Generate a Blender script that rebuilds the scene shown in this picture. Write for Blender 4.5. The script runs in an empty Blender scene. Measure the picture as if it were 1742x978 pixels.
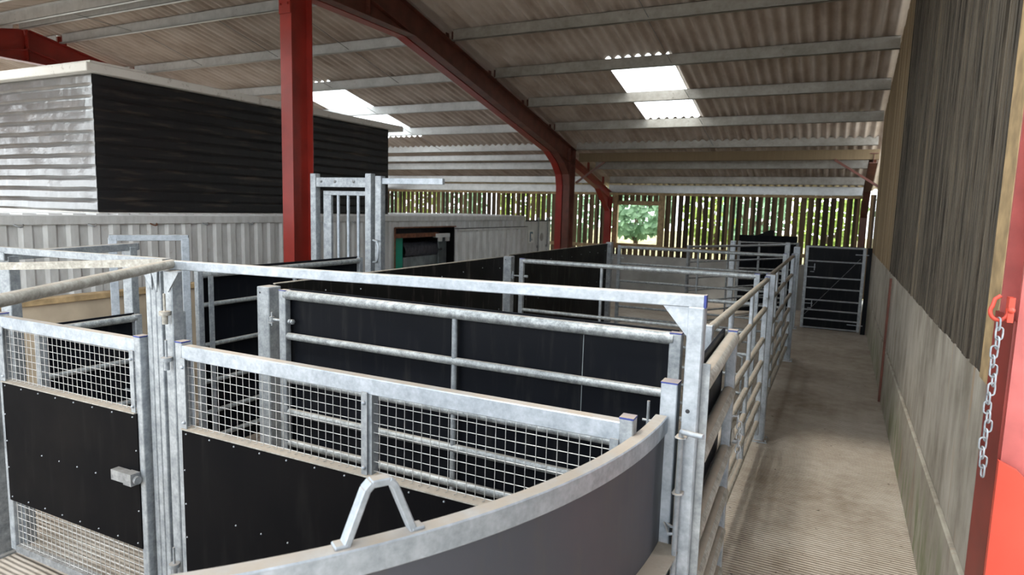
import bpy, bmesh, math, random
from mathutils import Vector, Matrix, noise
random.seed(7)
C = bpy.context.scene.collection
S = bpy.context.scene
# ------------------------------------------------------------------ camera
cam_d = bpy.data.cameras.new('camera'); cam = bpy.data.objects.new('camera', cam_d); C.objects.link(cam)
S.camera = cam
cam_d.sensor_width = 36; cam_d.lens = 36*1103.49/1742; cam_d.clip_end = 300; cam_d.clip_start = .02
YAW, PITCH, ROLL = 0.463303812, 0.122021274, 0.0274323833
def cam_matrix():
    A = Matrix(((math.cos(YAW), math.sin(YAW), 0), (-math.sin(YAW), math.cos(YAW), 0), (0, 0, 1)))
    B = Matrix(((1, 0, 0), (0, 0, -1), (0, 1, 0)))
    cp, sp = math.cos(PITCH), math.sin(PITCH)
    P = Matrix(((1, 0, 0), (0, cp, -sp), (0, sp, cp)))
    cr, sr = math.cos(ROLL), math.sin(ROLL)
    D = Matrix(((cr, -sr, 0), (sr, cr, 0), (0, 0, 1)))
    M = D @ P @ B @ A
    r, d, f = M[0], M[1], M[2]
    R = Matrix(((r[0], -d[0], -f[0]), (r[1], -d[1], -f[1]), (r[2], -d[2], -f[2])))
    return Matrix.Translation((0, 0, 2.5)) @ R.to_4x4()
cam.matrix_world = cam_matrix()
cam_d.dof.use_dof = True; cam_d.dof.focus_distance = 3.6; cam_d.dof.aperture_fstop = 3.6
# ------------------------------------------------------------------ world, sun, exposure
W = bpy.data.worlds.new('sky'); S.world = W; W.use_nodes = True
nt = W.node_tree; bg = nt.nodes['Background']
bg.inputs[0].default_value = (0.90, 0.96, 1.0, 1); bg.inputs[1].default_value = 4.4
sun_d = bpy.data.lights.new('sun', 'SUN'); sun = bpy.data.objects.new('sun', sun_d); C.objects.link(sun)
sun_d.energy = 4.0; sun_d.angle = math.radians(6); sun_d.color = (1.0, .95, .86)
sun.location = (-10, -20, 20)
sun.rotation_euler = Vector((0.35, 0.65, -1.25)).to_track_quat('-Z', 'Y').to_euler()
S.view_settings.view_transform = 'Standard'; S.view_settings.look = 'None'
S.view_settings.gamma = 1; S.view_settings.use_curve_mapping = False
S.view_settings.exposure = 0.2
# ------------------------------------------------------------------ materials
def new_mat(name):
    m = bpy.data.materials.new(name); m.use_nodes = True
    t = m.node_tree; return m, t, t.nodes['Principled BSDF']
def N(t, typ, **k):
    n = t.nodes.new(typ)
    for a, v in k.items():
        if a.startswith('i_'):
            n.inputs[a[2:].replace('_', ' ')].default_value = v
        else: setattr(n, a, v)
    return n
def ramp(t, fac, stops):
    r = t.nodes.new('ShaderNodeValToRGB'); e = r.color_ramp.elements
    while len(e) > 1: e.remove(e[-1])
    e[0].position = stops[0][0]; e[0].color = (*stops[0][1], 1)
    for p, c in stops[1:]:
        x = e.new(p); x.color = (*c, 1)
    t.links.new(fac, r.inputs[0]); return r.outputs[0]
def coords(t, scale=(1, 1, 1), rot=(0, 0, 0)):
    g = N(t, 'ShaderNodeNewGeometry'); m = N(t, 'ShaderNodeMapping')
    m.inputs['Scale'].default_value = scale; m.inputs['Rotation'].default_value = rot
    t.links.new(g.outputs['Position'], m.inputs[0]); return m.outputs[0]
def noise_n(t, vec, scale, detail=4, rough=.5):
    n = N(t, 'ShaderNodeTexNoise'); n.inputs['Scale'].default_value = scale
    n.inputs['Detail'].default_value = detail; n.inputs['Roughness'].default_value = rough
    t.links.new(vec, n.inputs['Vector']); return n.outputs['Fac']
def mix(t, fac, a, b):
    m = N(t, 'ShaderNodeMix', data_type='RGBA')
    if isinstance(fac, float): m.inputs[0].default_value = fac
    else: t.links.new(fac, m.inputs[0])
    for k, v in ((6, a), (7, b)):
        if isinstance(v, tuple): m.inputs[k].default_value = (*v, 1)
        else: t.links.new(v, m.inputs[k])
    return m.outputs[2]
def maprange(t, v, a, b, c=0., d=1.):
    m = N(t, 'ShaderNodeMapRange'); t.links.new(v, m.inputs[0])
    for i, x in enumerate((a, b, c, d)): m.inputs[i+1].default_value = x
    return m.outputs[0]
def mathn(t, op, a, b=None):
    m = N(t, 'ShaderNodeMath', operation=op)
    for i, v in enumerate((a, b)):
        if v is None: continue
        if isinstance(v, (int, float)): m.inputs[i].default_value = v
        else: t.links.new(v, m.inputs[i])
    return m.outputs[0]
def bump(t, b, h, strength=.3, dist=.01):
    n = N(t, 'ShaderNodeBump'); n.inputs['Strength'].default_value = strength; n.inputs['Distance'].default_value = dist
    t.links.new(h, n.inputs['Height']); t.links.new(n.outputs[0], b.inputs['Normal'])
def sepxyz(t, v):
    s = N(t, 'ShaderNodeSeparateXYZ'); t.links.new(v, s.inputs[0]); return s.outputs
def up_facing(t, lo=.75, hi=.95):
    g = N(t, 'ShaderNodeNewGeometry'); return maprange(t, sepxyz(t, g.outputs['True Normal'])[2], lo, hi)
def galv(name, c0, c1, c2, dust=.8, metallic=.35, rough=.45, sc=14, dustcol=(.36, .30, .24)):
    m, t, b = new_mat(name); v = coords(t)
    n1 = noise_n(t, v, sc, 5, .65); n2 = noise_n(t, v, sc*4.2, 3)
    f = mathn(t, 'ADD', mathn(t, 'MULTIPLY', n1, .7), mathn(t, 'MULTIPLY', n2, .3))
    col = ramp(t, f, [(.36, c0), (.5, c1), (.66, c2)])
    if dust:
        d = mathn(t, 'MULTIPLY', up_facing(t), maprange(t, noise_n(t, v, 9, 3), .3, .6, .7, 1.))
        d = mathn(t, 'MULTIPLY', d, dust); col = mix(t, d, col, dustcol)
        mt = mathn(t, 'SUBTRACT', metallic, mathn(t, 'MULTIPLY', d, metallic)); t.links.new(mt, b.inputs['Metallic'])
        t.links.new(mathn(t, 'ADD', mathn(t, 'MULTIPLY', d, .4), rough), b.inputs['Roughness'])
    else:
        b.inputs['Metallic'].default_value = metallic; b.inputs['Roughness'].default_value = rough
    t.links.new(col, b.inputs['Base Color'])
    bump(t, b, n2, .12, .004)
    return m
M = {}
M['galv'] = galv('galvanised_steel', (.22, .245, .27), (.32, .345, .37), (.45, .48, .51))
M['galv_bright'] = galv('bright_galvanised_steel', (.30, .335, .38), (.39, .43, .48), (.50, .54, .60), dust=.95, metallic=.3)
M['galv_pipe'] = galv('galvanised_pipe', (.17, .185, .19), (.30, .32, .33), (.48, .50, .51), dust=.6, sc=22)
M['galv_dusty'] = galv('dusty_galvanised_pipe', (.24, .23, .20), (.36, .34, .30), (.50, .49, .46), dust=.9, sc=18, metallic=.25, rough=.6)
M['galv_dark'] = galv('weathered_galvanised_steel', (.16, .17, .18), (.26, .27, .28), (.38, .39, .40), dust=.4)
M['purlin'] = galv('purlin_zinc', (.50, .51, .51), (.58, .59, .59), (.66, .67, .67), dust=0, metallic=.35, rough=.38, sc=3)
M['purlin_dull'] = galv('brownish_purlin_zinc', (.24, .22, .19), (.31, .285, .25), (.38, .355, .32), dust=0, metallic=.3, rough=.45, sc=3)  # darker and browner than the other purlins
M['chain_zinc'] = simple_zinc = galv('shiny_chain_zinc', (.45, .48, .52), (.6, .63, .67), (.75, .78, .82), dust=0, metallic=.4)
M['wire'] = galv('zinc_wire', (.40, .40, .39), (.55, .55, .54), (.70, .70, .69), dust=.3, metallic=.4)
def simple(name, col, rough=.5, metal=0., var=.0, sc=6, bmp=0.):
    m, t, b = new_mat(name); v = coords(t); n = noise_n(t, v, sc, 5)
    c1 = tuple(x*(1-var) for x in col); c2 = tuple(min(1, x*(1+var)) for x in col)
    t.links.new(ramp(t, n, [(.35, c1), (.65, c2)]), b.inputs['Base Color'])
    b.inputs['Roughness'].default_value = rough; b.inputs['Metallic'].default_value = metal
    if bmp: bump(t, b, n, bmp, .01)
    return m
M['red'] = simple('red_oxide_paint', (.27, .022, .014), .38, 0, .15, 3)
M['coral'] = simple('coral_red_paint', (.62, .075, .045), .4, 0, .06, 3)
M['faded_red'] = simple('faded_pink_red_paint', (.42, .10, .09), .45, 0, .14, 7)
M['brown_red'] = simple('dusty_brown_red_paint', (.12, .035, .022), .5, 0, .25, 4)
M['blue_cap'] = galv('dusty_blue_plastic_cap', (.025, .04, .20), (.03, .05, .24), (.04, .06, .28), dust=1.0, metallic=0, rough=.6)
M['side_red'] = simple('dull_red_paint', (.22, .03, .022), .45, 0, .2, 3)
M['rust'] = simple('rusty_steel', (.16, .06, .03), .85, 0, .4, 12)
M['green'] = simple('green_painted_board', (.0, .30, .20), .45, 0, .05)
M['grey_machine'] = simple('grey_machine_panel', (.22, .25, .26), .4, .3, .25, 5)
M['white_paint'] = simple('white_enamel', (.75, .75, .73), .4, 0, .05)
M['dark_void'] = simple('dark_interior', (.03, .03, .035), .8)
M['leafy'] = simple('soil_bank', (.22, .17, .09), .95, 0, .5, 2)
M['wood_new'] = simple('new_timber', (.36, .25, .13), .7, 0, .3, 8, .2)
def black_panel(name, col=(.006, .007, .010), spec=.10, rough=.42, streak=.13):
    m, t, b = new_mat(name); v = coords(t, (3, 3, .35)); n = noise_n(t, v, 5, 6, .6)
    v2 = coords(t); n2 = noise_n(t, v2, 2.2, 3)
    f = mathn(t, 'MULTIPLY', maprange(t, n, .54, .75), streak)
    t.links.new(mix(t, f, col, (.10, .095, .085)), b.inputs['Base Color'])
    t.links.new(maprange(t, n2, .3, .7, rough-.06, rough+.12), b.inputs['Roughness'])
    b.inputs['Specular IOR Level'].default_value = spec
    return m
M['black'] = black_panel('black_plastic_sheet')
M['black_dusty'] = black_panel('dusty_black_plastic_sheet', (.075, .078, .095), .4, .45, .5)
M['black_deep'] = black_panel('deep_black_plastic_sheet', (.003, .003, .004), .05, .5, .05)
M['black_scuffed'] = black_panel('scuffed_black_plastic_sheet', (.008, .008, .008), .10, .5, .6)
def tarp(name, ior, rough):
    m, t, b = new_mat(name); v = coords(t, (1, 1, 1.0)); n = noise_n(t, v, 5, 6, .7)
    b.inputs['Base Color'].default_value = (.012, .012, .013, 1)
    dirt = mathn(t, 'MULTIPLY', maprange(t, noise_n(t, coords(t, (.7, .7, 6)), 2, 5), .55, .75), .35)
    t.links.new(mix(t, dirt, (.012, .012, .013), (.16, .12, .09)), b.inputs['Base Color'])
    b.inputs['Roughness'].default_value = rough; b.inputs['IOR'].default_value = ior
    bump(t, b, n, .35, .02); return m
M['tarp'] = tarp('black_polythene_shaded_side', 1.4, .5); M['tarp_lit_end'] = tarp('black_polythene_lit_end', 2.9, .34)  # one film twice: end copy made more reflective to carry the front light
def floor_mat():
    m, t, b = new_mat('ribbed_concrete_floor'); v = coords(t)
    n1 = noise_n(t, v, .9, 6, .6); n2 = noise_n(t, v, 7, 8, .7)
    f = mathn(t, 'ADD', mathn(t, 'MULTIPLY', n1, .6), mathn(t, 'MULTIPLY', n2, .4))
    col = ramp(t, f, [(.36, (.27, .215, .165)), (.5, (.39, .33, .27)), (.64, (.49, .43, .37))])
    spots = maprange(t, noise_n(t, v, 22, 2), .70, .74)
    col = mix(t, mathn(t, 'MULTIPLY', spots, .8), col, (.07, .05, .035))
    t.links.new(col, b.inputs['Base Color']); b.inputs['Roughness'].default_value = .85
    # tamped ridges run across the alley
    w = N(t, 'ShaderNodeTexWave', wave_type='BANDS', bands_direction='Y'); w.inputs['Scale'].default_value = 9
    w.inputs['Distortion'].default_value = .5; w.inputs['Detail'].default_value = 1; w.inputs['Detail Scale'].default_value = .4
    t.links.new(v, w.inputs['Vector'])
    h = mathn(t, 'ADD', w.outputs['Fac'], mathn(t, 'MULTIPLY', n2, .8))
    bump(t, b, h, 1.0, .008); return m
M['floor'] = floor_mat()
def wall_conc():
    m, t, b = new_mat('stained_concrete_panel'); v = coords(t); z = sepxyz(t, v)[2]
    n1 = noise_n(t, v, 1.3, 6, .65); n2 = noise_n(t, coords(t, (1, 1, .25)), 5, 6, .6)
    f = mathn(t, 'ADD', mathn(t, 'MULTIPLY', n1, .5), mathn(t, 'MULTIPLY', n2, .5))
    col = ramp(t, f, [(.38, (.22, .19, .15)), (.5, (.37, .33, .275)), (.62, (.49, .45, .385))])
    # algae low down
    low = mathn(t, 'MULTIPLY', maprange(t, z, .75, .35), maprange(t, n2, .47, .62))
    col = mix(t, mathn(t, 'MULTIPLY', low, .75), col, (.11, .14, .04))
    rust = maprange(t, noise_n(t, coords(t, (1, 5, .5)), 2.2, 4), .66, .74)
    col = mix(t, mathn(t, 'MULTIPLY', rust, .5), col, (.36, .21, .10))
    t.links.new(col, b.inputs['Base Color']); b.inputs['Roughness'].default_value = .85
    bump(t, b, n2, .4, .015); return m
M['conc'] = wall_conc()
M['conc_plain'] = simple('pale_concrete', (.30, .29, .275), .85, 0, .18, 2, .3)
M['beige_board'] = simple('beige_panel_board', (.42, .34, .25), .8, 0, .12, 3)
def board_mat(name, axis, pitch, cols, off=0., wv=.62, ns=22):
    m, t, b = new_mat(name); v = coords(t); s = sepxyz(t, v)[axis]
    k = mathn(t, 'FLOOR', mathn(t, 'DIVIDE', mathn(t, 'SUBTRACT', s, off), pitch))
    wn = N(t, 'ShaderNodeTexWhiteNoise', noise_dimensions='1D'); t.links.new(k, wn.inputs['W'])
    sc = [12, 12, .8]
    n = noise_n(t, coords(t, (1, 1, .05)), ns, 6, .7)
    f = mathn(t, 'ADD', mathn(t, 'MULTIPLY', wn.outputs['Value'], wv), mathn(t, 'MULTIPLY', n, 1.04-wv))
    t.links.new(ramp(t, f, cols), b.inputs['Base Color']); b.inputs['Roughness'].default_value = .85
    bump(t, b, n, .5, .01); return m
M['slat'] = board_mat('yorkshire_board_timber', 0, .214, [(.2, (.03, .018, .01)), (.4, (.09, .055, .028)), (.65, (.16, .105, .055)), (.88, (.24, .16, .085))])
M['wall_old'] = board_mat('weathered_wall_boards', 1, .098, [(.40, (.024, .018, .012)), (.50, (.082, .065, .047)), (.64, (.135, .110, .080)), (.80, (.20, .14, .075))], 0., .18, 45)
M['wall_fresh'] = board_mat('browner_wall_boards', 1, .14, [(.2, (.17, .12, .065)), (.6, (.27, .19, .11)), (.9, (.35, .26, .15))])
def roof_mat():
    m, t, b = new_mat('fibre_cement_sheet'); v = coords(t)
    n = noise_n(t, coords(t, (1, .35, 1)), 2.5, 6, .6)
    t.links.new(ramp(t, n, [(.34, (.43, .345, .285)), (.5, (.56, .475, .41)), (.68, (.66, .58, .52))]), b.inputs['Base Color'])
    b.inputs['Roughness'].default_value = .9; return m
M['roof'] = roof_mat()
def skylight_mat():
    m = bpy.data.materials.new('translucent_rooflight'); m.use_nodes = True; t = m.node_tree
    for n in list(t.nodes): t.nodes.remove(n)
    o = N(t, 'ShaderNodeOutputMaterial'); a = N(t, 'ShaderNodeBsdfTranslucent'); tr = N(t, 'ShaderNodeBsdfTransparent'); mx = N(t, 'ShaderNodeMixShader')
    a.inputs[0].default_value = (.92, .95, .95, 1); tr.inputs[0].default_value = (.95, .97, .97, 1); mx.inputs[0].default_value = .55
    t.links.new(tr.outputs[0], mx.inputs[1]); t.links.new(a.outputs[0], mx.inputs[2]); t.links.new(mx.outputs[0], o.inputs[0]); return m
M['skylight'] = skylight_mat()
def container_mat():
    m, t, b = new_mat('grey_white_container_paint'); v = coords(t); z = sepxyz(t, v)[2]
    n = noise_n(t, coords(t, (1, 1, .3)), 6, 6, .65)
    col = ramp(t, n, [(.35, (.50, .50, .49)), (.55, (.62, .625, .62))])
    rust = maprange(t, noise_n(t, v, 5, 7, .75), .62, .70)
    col = mix(t, mathn(t, 'MULTIPLY', rust, .35), col, (.24, .13, .07))
    t.links.new(col, b.inputs['Base Color']); b.inputs['Roughness'].default_value = .5; return m
M['container'] = container_mat()
def rim_mat():
    m, t, b = new_mat('weathered_white_rim'); v = coords(t)
    f = maprange(t, noise_n(t, v, 7, 7, .75), .56, .68)
    t.links.new(mix(t, mathn(t, 'MULTIPLY', f, .7), (.72, .70, .65), (.20, .15, .10)), b.inputs['Base Color'])
    b.inputs['Roughness'].default_value = .6; return m
M['rim'] = rim_mat()
M['roof_white'] = simple('white_roof_sheet', (.80, .80, .80), .5, 0, .04)
def film_mat():
    m, t, b = new_mat('crinkled_clear_film'); n = noise_n(t, coords(t), 6, 6, .7)
    b.inputs['Base Color'].default_value = (.035, .035, .05, 1); b.inputs['Roughness'].default_value = .16
    b.inputs['Specular IOR Level'].default_value = .9
    bump(t, b, n, 1.0, .08); return m
M['film'] = film_mat()
def leaf_mat(name, a, b_):
    m, t, b = new_mat(name); g = N(t, 'ShaderNodeObjectInfo'); n = noise_n(t, coords(t), 3, 3)
    col = ramp(t, n, [(.35, a), (.65, b_)])
    t.links.new(col, b.inputs['Base Color']); b.inputs['Roughness'].default_value = .5
    tl = N(t, 'ShaderNodeBsdfTranslucent'); t.links.new(col, tl.inputs[0]); mx = N(t, 'ShaderNodeMixShader'); mx.inputs[0].default_value = .45
    t.links.new(b.outputs[0], mx.inputs[1]); t.links.new(tl.outputs[0], mx.inputs[2]); t.links.new(mx.outputs[0], t.nodes['Material Output'].inputs[0]); return m
M['leaf'] = leaf_mat('pale_green_leaves', (.10, .20, .10), (.26, .42, .25))
M['leaf_yellow'] = leaf_mat('yellow_green_leaves', (.12, .20, .03), (.36, .46, .10))
M['bark'] = simple('bark', (.10, .07, .045), .9, 0, .3, 8)
M['grass'] = simple('grass_bank', (.26, .24, .12), .95, 0, .5, 3, .5)
M['yard'] = simple('yard_concrete', (.27, .26, .235), .9, 0, .15, .6)
# ------------------------------------------------------------------ geometry helpers
class MB:
    def __init__(s): s.v = []; s.f = []; s.sm = []
    def add(s, vs, fs, smooth=False):
        o = len(s.v); s.v += [tuple(v) for v in vs]
        for f in fs: s.f.append(tuple(i+o for i in f)); s.sm.append(smooth)
    def frame(s, p, q, up=(0, 0, 1)):
        p, q = Vector(p), Vector(q); d = (q-p).normalized(); u = Vector(up)
        if abs(d.dot(u)) > .98: u = Vector((0, 1, 0))
        x = d.cross(u).normalized(); y = x.cross(d).normalized(); return p, q, x, y
    def beam(s, p, q, w, h, up=(0, 0, 1)):
        """rectangular bar from p to q: w across, h along 'up'"""
        p, q, x, y = s.frame(p, q, up); a, b = w/2, h/2
        vs = [c + x*i*a + y*j*b for c in (p, q) for i, j in ((-1, -1), (1, -1), (1, 1), (-1, 1))]
        s.add(vs, [(3, 2, 1, 0), (4, 5, 6, 7), (0, 1, 5, 4), (1, 2, 6, 5), (2, 3, 7, 6), (3, 0, 4, 7)])
    def box(s, x0, x1, y0, y1, z0, z1):
        vs = [(x, y, z) for z in (z0, z1) for x, y in ((x0, y0), (x1, y0), (x1, y1), (x0, y1))]
        s.add(vs, [(3, 2, 1, 0), (4, 5, 6, 7), (0, 1, 5, 4), (1, 2, 6, 5), (2, 3, 7, 6), (3, 0, 4, 7)])
    def tube(s, pts, r, n=10, caps=True, r2=None):
        pts = [Vector(p) for p in pts]; rings = []; up = None
        for i, p in enumerate(pts):
            d = (pts[min(i+1, len(pts)-1)] - pts[max(i-1, 0)]).normalized()
            if up is None:
                up = Vector((0, 0, 1)) if abs(d.z) < .95 else Vector((0, 1, 0))
            x = d.cross(up).normalized(); y = x.cross(d).normalized(); up = y
            rr = r if r2 is None else r + (r2-r)*i/(len(pts)-1)
            rings.append([p + (x*math.cos(2*math.pi*k/n) + y*math.sin(2*math.pi*k/n))*rr for k in range(n)])
        vs = [v for R_ in rings for v in R_]
        fs = [(a*n+k, a*n+(k+1) % n, (a+1)*n+(k+1) % n, (a+1)*n+k) for a in range(len(pts)-1) for k in range(n)]
        s.add(vs, fs, n > 5)
        if caps:
            s.add(rings[0], [tuple(range(n))]); s.add(rings[-1], [tuple(reversed(range(n)))])
    def ball(s, c, r, sx=1, sy=1, sz=1, seg=8, ring=5):
        c = Vector(c); vs = []
        for i in range(ring+1):
            th = math.pi*i/ring
            for k in range(seg):
                ph = 2*math.pi*k/seg
                vs.append(c + Vector((r*sx*math.sin(th)*math.cos(ph), r*sy*math.sin(th)*math.sin(ph), r*sz*math.cos(th))))
        s.add(vs, [(i*seg+k, (i+1)*seg+k, (i+1)*seg+(k+1) % seg, i*seg+(k+1) % seg) for i in range(ring) for k in range(seg)], True)
    def prism(s, poly, vec):
        """closed polygon (3-D points) extruded by vec"""
        n = len(poly); vec = Vector(vec); a = [Vector(p) for p in poly]; b = [p+vec for p in a]
        s.add(a+b, [tuple(reversed(range(n))), tuple(range(n, 2*n))] + [(i, (i+1) % n, n+(i+1) % n, n+i) for i in range(n)])
    def ibeam(s, p, q, depth, width, tf=.016, tw=.010, up=(0, 0, 1)):
        """I section: depth along 'up', flanges 'width' wide"""
        p, q, x, y = s.frame(p, q, up)
        for sg in (-1, 1):
            o = y*sg*(depth/2-tf/2); s.beam(p+o, q+o, width, tf, y)
        s.beam(p, q, tw, depth-2*tf, y)
    def link(s, c, axis, side, L, Wd, r, n=10):
        """oval chain link"""
        c, a, b = Vector(c), Vector(axis).normalized(), Vector(side).normalized(); pts = []
        for k in range(16):
            t = 2*math.pi*k/16; ca, sa = math.cos(t), math.sin(t)
            pts.append(c + b*ca*Wd/2 + a*(sa*Wd/2 + (L-Wd)/2*(1 if sa > 0.01 else (-1 if sa < -.01 else 0))))
        nrm = a.cross(b); rings = []
        for i, p in enumerate(pts):
            d = (pts[(i+1) % 16]-pts[i-1]).normalized(); o = d.cross(nrm).normalized()
            rings.append([p + (o*math.cos(2*math.pi*k/6)+nrm*math.sin(2*math.pi*k/6))*r for k in range(6)])
        s.add([v for R_ in rings for v in R_], [(i*6+k, i*6+(k+1) % 6, ((i+1) % 16)*6+(k+1) % 6, ((i+1) % 16)*6+k) for i in range(16) for k in range(6)], True)
    def build(s, name, mat, parent=None, bevel=0, label=None):
        me = bpy.data.meshes.new(name); me.from_pydata(s.v, [], s.f); me.update()
        bm = bmesh.new(); bm.from_mesh(me); bmesh.ops.recalc_face_normals(bm, faces=bm.faces); bm.to_mesh(me); bm.free()
        me.polygons.foreach_set('use_smooth', s.sm); me.materials.append(mat if not isinstance(mat, str) else M[mat])
        o = bpy.data.objects.new(name, me); C.objects.link(o)
        if parent is not None: o.parent = parent; o.matrix_parent_inverse = parent.matrix_world.inverted()
        if bevel:
            b = o.modifiers.new('bevel', 'BEVEL'); b.width = bevel; b.segments = 1; b.limit_method = 'ANGLE'; b.angle_limit = .9
        if label: o['label'] = label
        return o
def tag(o, label, cat, group=None):
    o['label'] = label; o['category'] = cat
    if group: o['group'] = group
    return o
def struct(o): o['kind'] = 'structure'; return o
def thing(name, loc, label, cat, group=None):
    o = bpy.data.objects.new(name, None); C.objects.link(o); o.location = loc; o.empty_display_size = .1
    o.matrix_world = Matrix.Translation(loc)
    return tag(o, label, cat, group)
RAILS = [1.82, 1.51, 1.18, .93, .69, .48, .26]
def zroof(y):
    if y < 8.9: return 6.31 - .216*(8.9-y)
    if y <= 18.62: return 5.374 - .216*(y-13.25)
    return 4.13 - .248*(y-18.6)
# ------------------------------------------------------------------ the setting: floor, ground
b = MB(); b.box(-26, .7, -4, 22.8, -.15, 0); struct(b.build('floor', 'floor'))
b = MB()
b.add([(x, y, -.16) for x, y in ((-80, -60), (60, -60), (60, 90), (-80, 90))], [(0, 1, 2, 3)])
struct(b.build('ground_yard', 'yard'))
b = MB(); nx, ny = 40, 12; vs = []
for j in range(ny+1):
    for i in range(nx+1):
        x = -32 + i*44/nx; y = 23.6 + j*1.6; z = -.14 + min(j, 6)*.24 + .18*noise.noise(Vector((x*.5, y*.5, 0)))*(j > 0)
        vs.append((x, y, z))
b.add(vs, [(j*(nx+1)+i, j*(nx+1)+i+1, (j+1)*(nx+1)+i+1, (j+1)*(nx+1)+i) for j in range(ny) for i in range(nx)], True)
struct(b.build('ground_bank', 'grass'))
# ------------------------------------------------------------------ roof sheets and rooflights
SKY = [(-4.66, -3.32, 13.32, 16.85), (-13.7, -12.05, 13.32, 17.6)]
def sheet(name, mat, x0, x1, ys, holes=(), lift=.28, pitch=.21, amp=.036, per=8, thick=.0):
    """corrugated sheet, waves along X, running down the slope"""
    b = MB(); nxs = int(round((x1-x0)/pitch*per)); xs = [x0+(x1-x0)*i/nxs for i in range(nxs+1)]
    for y0, y1, z0, z1 in ys:
        top = []
        for x in xs:
            w = amp*math.sin(2*math.pi*x/pitch); top.append((x, y0, z0+lift+w)); top.append((x, y1, z1+lift+w))
        o = len(b.v); b.v += top
        for i in range(nxs):
            xc = (xs[i]+xs[i+1])/2; yc = (y0+y1)/2
            if any(h[0] < xc < h[1] and h[2] < yc < h[3] for h in holes): continue
            b.f.append((o+2*i, o+2*i+2, o+2*i+3, o+2*i+1)); b.sm.append(True)
    return b.build(name, mat)
ysegs = [8.9, 10.6, 13.32, 15.1, 16.85, 17.6, 18.75]
north = [(a, c, zroof(a), zroof(c)) for a, c in zip(ysegs, ysegs[1:])]
struct(sheet('ceiling', 'roof', -27, .8, north, SKY))
struct(sheet('ceiling_lean_to', 'roof', -27, .95, [(18.55, 20.6, zroof(18.63)+.0, zroof(20.6)), (20.5, 22.9, zroof(20.5), zroof(22.9))], (), lift=.28))
ADDED_SKY = [(-5.3, -3.3, .6, 4.9), (-2.2, -.5, .6, 4.9), (-13.0, -11.0, .6, 4.9)]  # unseen rooflights added to brighten the floor and rail tops
struct(sheet('ceiling_front_slope', 'roof', -27, .8, [(8.9, 5.0, zroof(8.9), zroof(5.0)), (5.0, .5, zroof(5.0), zroof(.5)), (.5, -1.0, zroof(.5), zroof(-1.0))], ADDED_SKY))
for k, h in enumerate(ADDED_SKY):
    struct(sheet('window_%d' % (k+4), 'skylight', h[0], h[1], [(5.0, .5, zroof(5.0), zroof(.5))]))  # added fill rooflights, out of view above the camera
for k, h in enumerate(SKY):
    struct(sheet('window_%d' % (k+1), 'skylight', h[0], h[1], [(h[2], h[3], zroof(h[2]), zroof(h[3]))]))
# ------------------------------------------------------------------ purlins
def purlin(x0, x1, y, label, group, z=None, h=.235, mat='purlin', flip=1, name='purlin', cat='purlin'):
    z = zroof(y) if z is None else z
    b = MB(); f = .07
    b.box(x0, x1, y-.004, y+.004, z, z+h)
    b.box(x0, x1, y-.004-(f if flip > 0 else 0), y+.004+(f if flip < 0 else 0), z, z+.008)
    b.box(x0, x1, y-.004-(0 if flip > 0 else f), y+.004+(0 if flip < 0 else f), z+h-.008, z+h)
    yl = y-f if flip > 0 else y+f; b.box(x0, x1, yl-.004, yl+.004, z, z+.022)
    for i in range(int((x1-x0)/2.4)):        # bolt heads
        b.ball((x0+1.2+i*2.4, y-.006, z+h*.3), .012, seg=6, ring=3); b.ball((x0+1.2+i*2.4, y-.006, z+h*.7), .012, seg=6, ring=3)
    return tag(b.build(name, mat), label, cat, group)
NP = [9.65, 11.45, 13.25, 15.0, 16.75, 18.42]
ordn = ['just below the roof ridge', 'second down from the ridge', 'just above the rooflight', 'crossing the middle of the rooflight', 'at the lower end of the rooflight', 'lowest before the eaves beam']
for i, y in enumerate(NP):
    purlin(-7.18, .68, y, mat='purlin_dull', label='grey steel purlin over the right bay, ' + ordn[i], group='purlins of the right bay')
    purlin(-17.2, -7.62, y, 'bright galvanised purlin over the middle bay, ' + ordn[i], 'purlins of the middle bay')
    if i < 3: purlin(-26.9, -17.45, y, 'galvanised purlin over the far left bay, ' + ordn[i], 'purlins of the far left bay')
for i, y in enumerate([8.72, 8.05, 6.35]):
    for x0, x1, nm in ((-26.9, -17.45, 'far left'), (-17.2, -7.62, 'middle')):
        purlin(x0, x1, y, 'galvanised purlin on the front roof slope, %s bay, %s' % (nm, ['tight against the ridge', 'second from the ridge', 'third from the ridge'][i]), 'purlins of the front slope', flip=-1)
for y, nm in ((19.95, 'upper'), (21.45, 'lower')):
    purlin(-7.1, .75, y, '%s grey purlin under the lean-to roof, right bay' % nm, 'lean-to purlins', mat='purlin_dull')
    purlin(-17.2, -7.7, y, '%s shiny purlin under the lean-to roof, middle bay' % nm, 'lean-to purlins')
purlin(-7.45, .75, 22.42, 'deep shiny eaves beam above the slatted back wall, right bay', 'lean-to eaves beams', z=3.14, h=.27, name='eaves_beam', cat='beam')
purlin(-17.2, -7.7, 22.42, 'deep shiny eaves beam above the slatted back wall, middle bay', 'lean-to eaves beams', z=3.14, h=.27, name='eaves_beam', cat='beam')
# timber beam under the main eaves
b = MB(); b.box(-7.15, .74, 18.55, 18.68, 3.93, 4.18)
tag(b.build('timber_beam', M['wall_fresh'], bevel=.006), 'dark brown timber beam running under the lowest roof purlin, right bay', 'beam')
purlin(-17.2, -7.7, 18.62, 'yellowish shiny steel beam at the break between main roof and lean-to, middle bay', None, z=3.98, h=.19, name='eaves_beam', cat='beam')
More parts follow.
